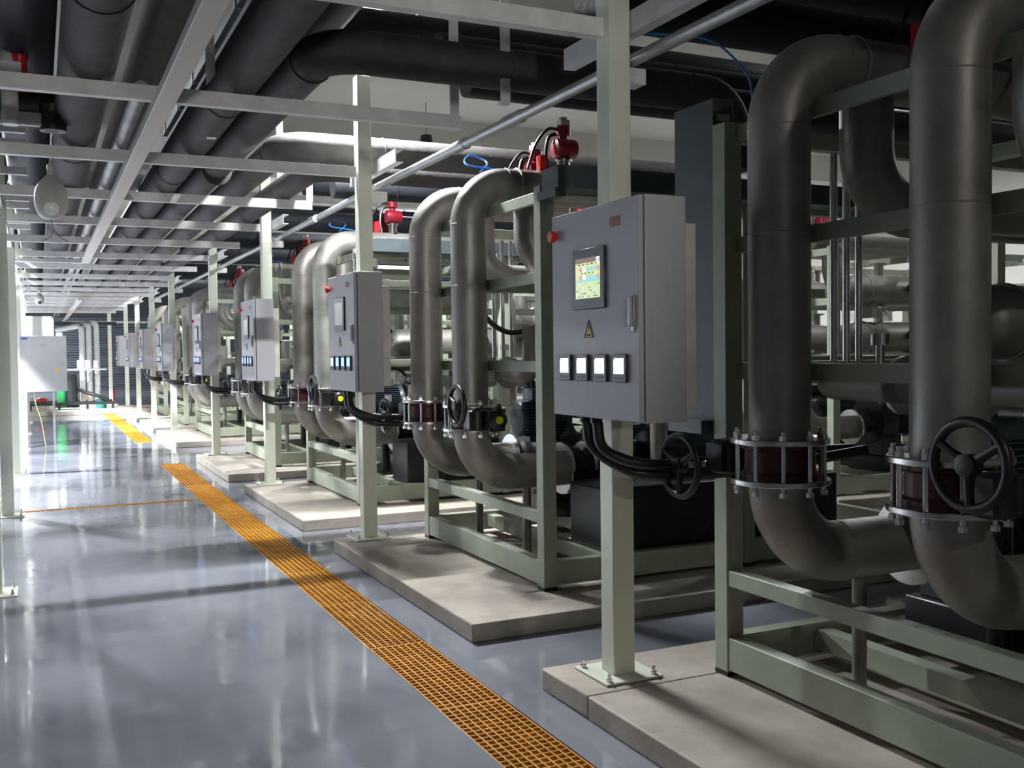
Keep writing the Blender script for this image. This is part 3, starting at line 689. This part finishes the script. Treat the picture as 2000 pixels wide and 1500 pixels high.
for k in range(5):
    u = UN[k]
    for j in (0, 1):
        nf = ('near', 'far')[j]
        y = RY[k][j]
        put(pt, 'p', (RX+.93, y, .25), lab('black pump behind the %s riser of the # skid' % nf, k), 'pumps of the first row')
        # rubber joint between riser flange and pump
        rj = thing('rubber_joint', lab('black rubber joint between %s riser and pump on the # skid' % nf, k), 'joint', (RX+.716, y, ZB), 'rubber joints of the first row')
        MB().lathe((0,0,0), (1,0,0), [(0,.12),(.03,.12),(.06,.15),(.10,.15),(.13,.12),(.155,.12)], 24).build('bellows', BLK, rj)
        MB().lathe((.156,0,0), (1,0,0), [(0,.185),(.022,.185)], 28).build('joint_flange', POL, rj)
        put(vt, 'v', (3.62, y+(.05 if j == 0 else -.05), 1.655), lab('horizontal stainless vessel on the %s side of the # skid' % nf, k), 'vessels of the first row')
    put(st, 's', (3.42, RY[k][0]+.42, .98+.07), lab('dark finned motor standing between the risers of the # skid', k), 'finned motors of the first row')
    for j, (x, y) in enumerate(((3.05, RY[k][0]-.0), (3.62, RY[k][0]+.45), (3.25, RY[k][1]), (4.2, RY[k][1]-.25))):
        z = ZT+RR-.0 if j in (0, 2) else 2.55
        put(at_, 'a', (x+.35, y, z+.0), lab('crimson valve actuator on top of the # skid, %s' % ('over the near header', 'between the two headers', 'over the far header', 'behind the far header')[j], k), 'crimson actuators of the first row')
for k, y in enumerate((3.6, 7.4, 11.1, 14.8, 18.5)):
    for j in (0, 1):
        nf = ('near', 'far')[j]; yy = y+.55+j*.95
        dup(pt, (7.9, yy, .25), lab('black %s pump in the # skid of the second row' % nf, k), 'pumps of the second row')
        dup(vt, (7.6, yy, 1.655), lab('stainless vessel, %s middle one in the # skid of the second row' % nf, k), 'vessels of the second row')
        dup(vt, (7.6, yy, 2.15), lab('stainless vessel, %s upper one in the # skid of the second row' % nf, k), 'vessels of the second row')
        dup(rt, (7.0, yy, 0), lab('arched stainless riser, %s one in the # skid of the second row' % nf, k), 'risers of the second row')
        dup(at_, (8.2, yy, 2.83), lab('crimson actuator over the %s header in the # skid of the second row' % nf, k), 'actuators of the second row')
# supporting pipework between headers and vessels (one stack per skid)
def manifold():
    t = thing('manifold_pipework', '', 'pipework')
    MB().sweep(fillet([(.05,.5,1.72),(.05,.5,1.40),(.05,1.72,1.40),(1.9,1.72,1.40)], .14, 8), .07, 20).build('suction_pipe', STEEL, t)
    MB().sweep(fillet([(.9,.25,.6),(.9,.25,1.25),(.9,1.8,1.25)], .12, 8), .06, 18).build('cross_pipe', STEEL, t)
    MB().sweep(fillet([(1.6,.3,.5),(1.6,.3,2.2),(1.6,1.7,2.2)], .16, 8), .07, 18).build('return_pipe', STEEL, t)
    for (x, y, z) in ((.05,.9,1.40),(.05,1.25,1.40),(.9,.8,1.25),(.9,1.3,1.25)):
        MB().lathe((x,y-.012,z), (0,1,0), [(0,.115 if x < .5 else .10),(.02,.115 if x < .5 else .10)], 22).build('flange', POL, t)
    v = MB().lathe((.9,1.05,1.31), (0,0,1), [(0,.03),(.14,.03)], 10); v.torus((.9,1.05,1.45), (0,0,1), .07, .009, 22, 6)
    v.sweep([(.83,1.05,1.45),(.97,1.05,1.45)], .007, 6); v.build('gate_valve_wheel', BLK, t)
    MB().lathe((.4,1.72,1.46), (0,0,1), [(0,.02),(.10,.02),(.101,.045),(.15,.045)], 14).build('gauge', POL, t)
    return t
mf = manifold(); mt_ = snap(mf); mf.location = (3.0, RY[0][1]+.2-1.72, 0); tag(mf, lab('small stainless manifold pipework inside the # skid', 0), None, 'manifolds'); mf['category'] = 'pipework'
for k in range(1, 5): dup(mt_, (3.0, RY[k][1]+.2-1.72, 0), lab('small stainless manifold pipework inside the # skid', k))
for k, y in enumerate((3.6, 7.4, 11.1, 14.8, 18.5)): dup(mt_, (7.5, y, 0), lab('small stainless manifold pipework in the # skid of the second row', k), 'manifolds of the second row')

# thin sample tubes, black tanks, wireway, cable trough
for k in range(3):
    tb = MB()
    for j in range(3): tb.cyl((j*.075, 0, 0), (j*.075, 0, 1.05), .017, 12)
    tag(tb.build('sample_tubes', POL, None, (3.27, UN[k]+UL-.16, 1.38)), lab('three upright chrome tubes at the far side of the # skid', k), 'tubes')
    tag(MB().box(0, 1.9, 0, max(.25, RY[k][0]-.31-UN[k]-.12), 0, .42).build('black_trough', BLKP, None, (3.25 if k != 0 else 3.35, UN[k]+.12, FZ+.0), bevel=.02), lab('low black tank lying in the near half of the # skid', k), 'tank', 'black tanks in the skids')
ww = thing('cable_wireway', 'tall dark grey wireway box standing behind the nearest cabinet', 'wireway', (2.74, 3.66, 1.17))
MB().box(0, .11, 0, .30, 0, 1.50).build('duct', WIRE, ww, bevel=.004)
MB().box(-.06, 0, .02, .28, .0, .06).build('gland_plate', WIRE, ww)
for z in (.05,.55,1.1,1.4): MB().box(.02,.09,-.004,0,z,z+.03).build('cover_clip', GALV, ww)
MB().sweep(spline([(-.35,.35,1.85),(0,.3,1.86),(.12,.15,1.80),(.17,-.02,1.62),(.18,-.05,1.5)]), .005, 8).build('blue_tube', BLUE, ww)
for k in range(3):
    u = UN[k] if k else UN[0]-0
    y = u-.24
    ct_ = thing('cable_trough', lab('dark grey cable trough crossing the near top corner of the # skid', k), 'cable trough', (2.715, y, 2.49), 'cable troughs')
    MB().box(0, 2.6, 0, .21, 0, .13).build('trough', WIRE, ct_, bevel=.004)
    MB().box(-.02, .0, .0, .23, -.05, .0).box(0, .05, 0, .24, -.05, -.002).build('end_bracket', WIRE, ct_)

jb = thing('instrument_box', 'grey instrument box with a white label right of the biggest riser', 'instrument', (3.0, 1.86, 1.70))
MB().box(0, .30, 0, .12, 0, .16).build('box_body', mat('instrument_grey', (.20,.19,.20), .5), jb, bevel=.008)
MB().box(.10, .18, -.003, 0, .04, .12).build('white_label', WHITE, jb)
MB().lathe((.0,.06,.08), (-1,0,0), [(0,.06),(.015,.085),(.03,.085),(.04,.06)], 22).build('red_rotor_cap', WINE, jb)
MB().lathe((.06,.06,.16), (0,0,1), [(0,.03),(.05,.035),(.11,.02)], 14).build('top_sensor', BLK, jb)
MB().cyl((.2,.06,-.005),(.2,.06,-.22),.018,10).build('support_stem', GALV, jb)

# blue air tubes on the skids
for k in range(1, 5):
    y = RY[k][0]
    m = MB()
    m.sweep(spline([(0,0,0),(.1,.1,.10),(.0,.2,.16),(-.08,.05,.06),(.15,-.1,.0),(.4,-.1,-.1)]), .007, 6)
    m.sweep(spline([(.3,-.1,-.08),(.35,-.15,-.35),(.3,-.1,-.6),(.45,-.1,-.8)]), .007, 6)
    tag(m.build('blue_air_tube', BLUE, None, (2.95, y+.45, 2.86)), lab('loose blue air tube curling over the top of the # skid', k), 'tube', 'blue air tubes')
for k in range(1, 4):
    tag(MB().sweep(spline([(0,0,.1),(.05,.05,-.1),(.2,0,-.22),(.4,0,-.2),(.6,.05,-.12)]), .02, 10).build('black_loop_hose', BLK, None, (3.0, RY[k][1]-.28, 1.92)), lab('black loop hose hanging from the upper rail of the # skid', k), 'hose', 'loop hoses')

# ------------------------------------------------------------------ left equipment
lc = thing('wall_cabinet', 'light grey cabinet with a yellow warning triangle by the left columns', 'cabinet', (-.28, 18.4, .975))
MB().box(0, .71, .02, .28, 0, .93).build('enclosure', mat('light_cabinet', (.42, .42, .41), .5), lc, bevel=.006)
d_ = MB().box(0, .71, 0, .018, .003, .927).build('door', MATS['light_cabinet'], lc, bevel=.004)
MB().prism([(.515,.335),(.595,.335),(.555,.405)], 'y', -.002, 0).build('warning_sign', YEL if False else mat('triangle_orange', (.75,.42,.02), .5), d_, smooth=False)
MB().box(.025, .125, -.004, 0, .875, .900).build('blue_name_plate', mat('plate_blue', (.02,.05,.35), .4), d_)
m = MB()
for r_ in range(3): m.box(.31, .40, -.002, 0, .80-r_*.018, .808-r_*.018)
m.build('printed_lines', mat('print_grey', (.30,.30,.30), .6), d_, smooth=False)
MB().box(.60,.66,-.02,0,.42,.47).build('door_lock', GALV, d_)
MB().cyl((.1,.3,.9),(.1,.42,.9),.02,8).build('fixing_arm', GALV, lc)
MB().sweep(spline([(.20,.1,0),(.22,.1,-.2),(.30,.12,-.5),(.36,.2,-.95)]), .006, 6).build('yellow_wire', mat('wire_yellow', (.6,.55,.15), .5), lc)
ac = thing('ventilation_unit', 'white ventilation cabinet with a window behind the left grey cabinet', 'cabinet', (-.25, 22.9, 0))
MB().box(0, .56, 0, .5, 1.15, 2.40).build('casing', MATS['light_cabinet'], ac, bevel=.02)
MB().box(.561, .72, .05, .45, 1.15, 2.06).build('side_casing', MATS['light_cabinet'], ac, bevel=.02)
for x in (.02, .5):
    for y in (.02, .44): MB().box(x, x+.04, y, y+.04, 0, 1.15).build('stand_leg', GALV, ac)
MB().prism([(.08,1.70),(.5,1.70),(.42,1.92),(.14,1.92)], 'y', -.006, 0).build('window', DARKG, ac, smooth=False)
tag(MB().box(-1.6, 2.1, 0, 6.5, 0, .12).build('pump_platform', CONC, None, (0, 28.9, 0), bevel=.01), 'low concrete platform under the pumps at the far left', 'plinth')
fr = thing('pump_skid', 'black base frame with pipes on the far left platform', 'frame', (-.3, 29.6, .12))
MB().box(0, 2.2, 0, .12, .12, .2).box(0, 2.2, 1.4, 1.5, .12, .2).build('base_beam', BLKP, fr)
for x in (.05, .75, 1.45, 2.1): MB().box(x, x+.06, .02, .1, 0, .12).build('foot', BLKP, fr)
MB().box(.95, 2.0, .1, .22, 1.06, 1.10).build('meter_shelf', WHITE, fr)
for k, x in enumerate((1.25, 1.45, 1.66)):
    MB().box(x, x+.12, .05, .2, 1.10, 1.34).build('flow_meter', WHITE, fr)
    MB().box(x+.02, x+.10, .04, .05, 1.24, 1.31).build('meter_display', DISPB, fr)
for k, x in enumerate((1.40, 1.58, 1.78)):
    MB().sweep(fillet([(x, .6, .2), (x, .6, 2.3+.05*k), (x-.6, 1.5, 2.2+.05*k)], .15, 6), .075, 16).build('upright_pipe', mat('lagged_pipe', (.36,.37,.36), .5), fr)
MB().box(-.2, 2.4, 2.0, 2.1, 2.35, 2.45).build('pipe_bridge', BLKP, fr)
gp = thing('green_pump', 'green and black pump on the far left platform behind the grey cabinet', 'pump', (.55, 29.9, .12))
MB().lathe((0,0,.05),(0,0,1),[(0,.2),(.1,.2),(.12,.12),(.5,.12),(.52,.16),(.95,.16),(1.0,.1)],20).build('casing', GRN, gp)
MB().lathe((.25,0,.05),(0,0,1),[(0,.2),(.3,.16),(.9,.16)],20).build('motor', BLKP, gp)
MB().sweep(spline([(.3,0,.7),(.5,0,.5),(.9,-.1,.35),(1.2,-.1,.2)]), .05, 10).build('hose', BLKP, gp)
MB().lathe((1.0,.1,.0),(0,0,1),[(0,.14),(.25,.14)],14).build('valve', TEAL, gp)
tag(MB().lathe((0,0,0),(0,0,1),[(0,.14),(.05,.16),(.1,.06)],16).build('red_hand_wheel', RED, None, (.05, 29.75, .36)), 'red hand wheel on the black base below the left grey cabinet', 'valve')
tag(MB().lathe((0,0,0),(0,0,1),[(0,.06),(.4,.06),(.45,.03)],14).build('fire_extinguisher', RED, None, (2.35, 38, 0)), 'red fire extinguisher standing near the far end column', 'extinguisher')
# red valve group at upper left
rv = thing('red_valve_assembly', 'red topped valve and silver piping at the upper left behind the second beam', 'valve', (-.10, 6.9, 2.98))
MB().cyl((-.02,0,0),(-.02,0,.6),.05,14).box(-.4,.25,.06,.10,.02,.1).build('silver_body', WHITE, rv)
MB().lathe((.04,-.02,.22),(0,0,1),[(0,.09),(.03,.1),(.06,.05),(.16,.04),(.2,.05),(.3,.05)],18).build('red_handle', RED, rv)
MB().lathe((.22,.1,.0),(0,0,1),[(0,.08),(.16,.08),(.2,.04)],14).build('black_body', BLKP, rv)
MB().cyl((-.8,.24,.16),(.3,.24,.16),.12,18).build('black_pipe', RUB2, rv)
# fluorescent tubes above the rack
for x, y, z, pw, l in ((1.85, 7.95, 4.35, 540, 'white tube light above the first black crossing pipe'), (-1.2, 8.5, 4.6, 60, 'white tube light left of the upper pipes')):
    t = thing('tube_light', l, 'lamp', (x, y, z), 'tube lights above the rack')
    MB().box(0, .8, -.04, .04, .02, .06).build('fitting', WHITE, t); MB().cyl((.02,0,0),(.78,0,0),.018,10).build('tube', TUBEL, t)
    ld = bpy.data.lights.new('tube_glow', 'AREA'); ld.shape = 'RECTANGLE'; ld.size = .76; ld.size_y = .05; ld.energy = pw; ld.color = (.95, .98, 1)
    lo = bpy.data.objects.new('tube_glow', ld); COL.objects.link(lo); lo.parent = t; lo.location = (.4, 0, -.025)
    MB().cyl((.2,0,.06),(.2,0,5.2-z),.005,6).cyl((.6,0,.06),(.6,0,5.2-z),.005,6).build('hanging_rod', GALV, t)
for o in bpy.data.objects:
    if o.parent is None and o.type in ('MESH', 'EMPTY') and not o.get('kind') and not o.get('category'):
        o['category'] = {'steel_column': 'column'}.get(o.name.split('.')[0], 'equipment')
CATS = {'pump': 'pump', 'finned_motor': 'motor', 'filter_vessel': 'vessel', 'actuated_valve': 'valve', 'riser_pipe': 'pipe', 'butterfly_valve': 'valve', 'control_cabinet': 'control cabinet', 'position_switch': 'actuator', 'skid_frame': 'frame', 'manifold_pipework': 'pipework', 'steel_column': 'column', 'drain_grate_panel': 'drain grate'}
for o in bpy.data.objects:
    b = o.name.split('.')[0]
    if o.parent is None and b in CATS: o['category'] = CATS[b]
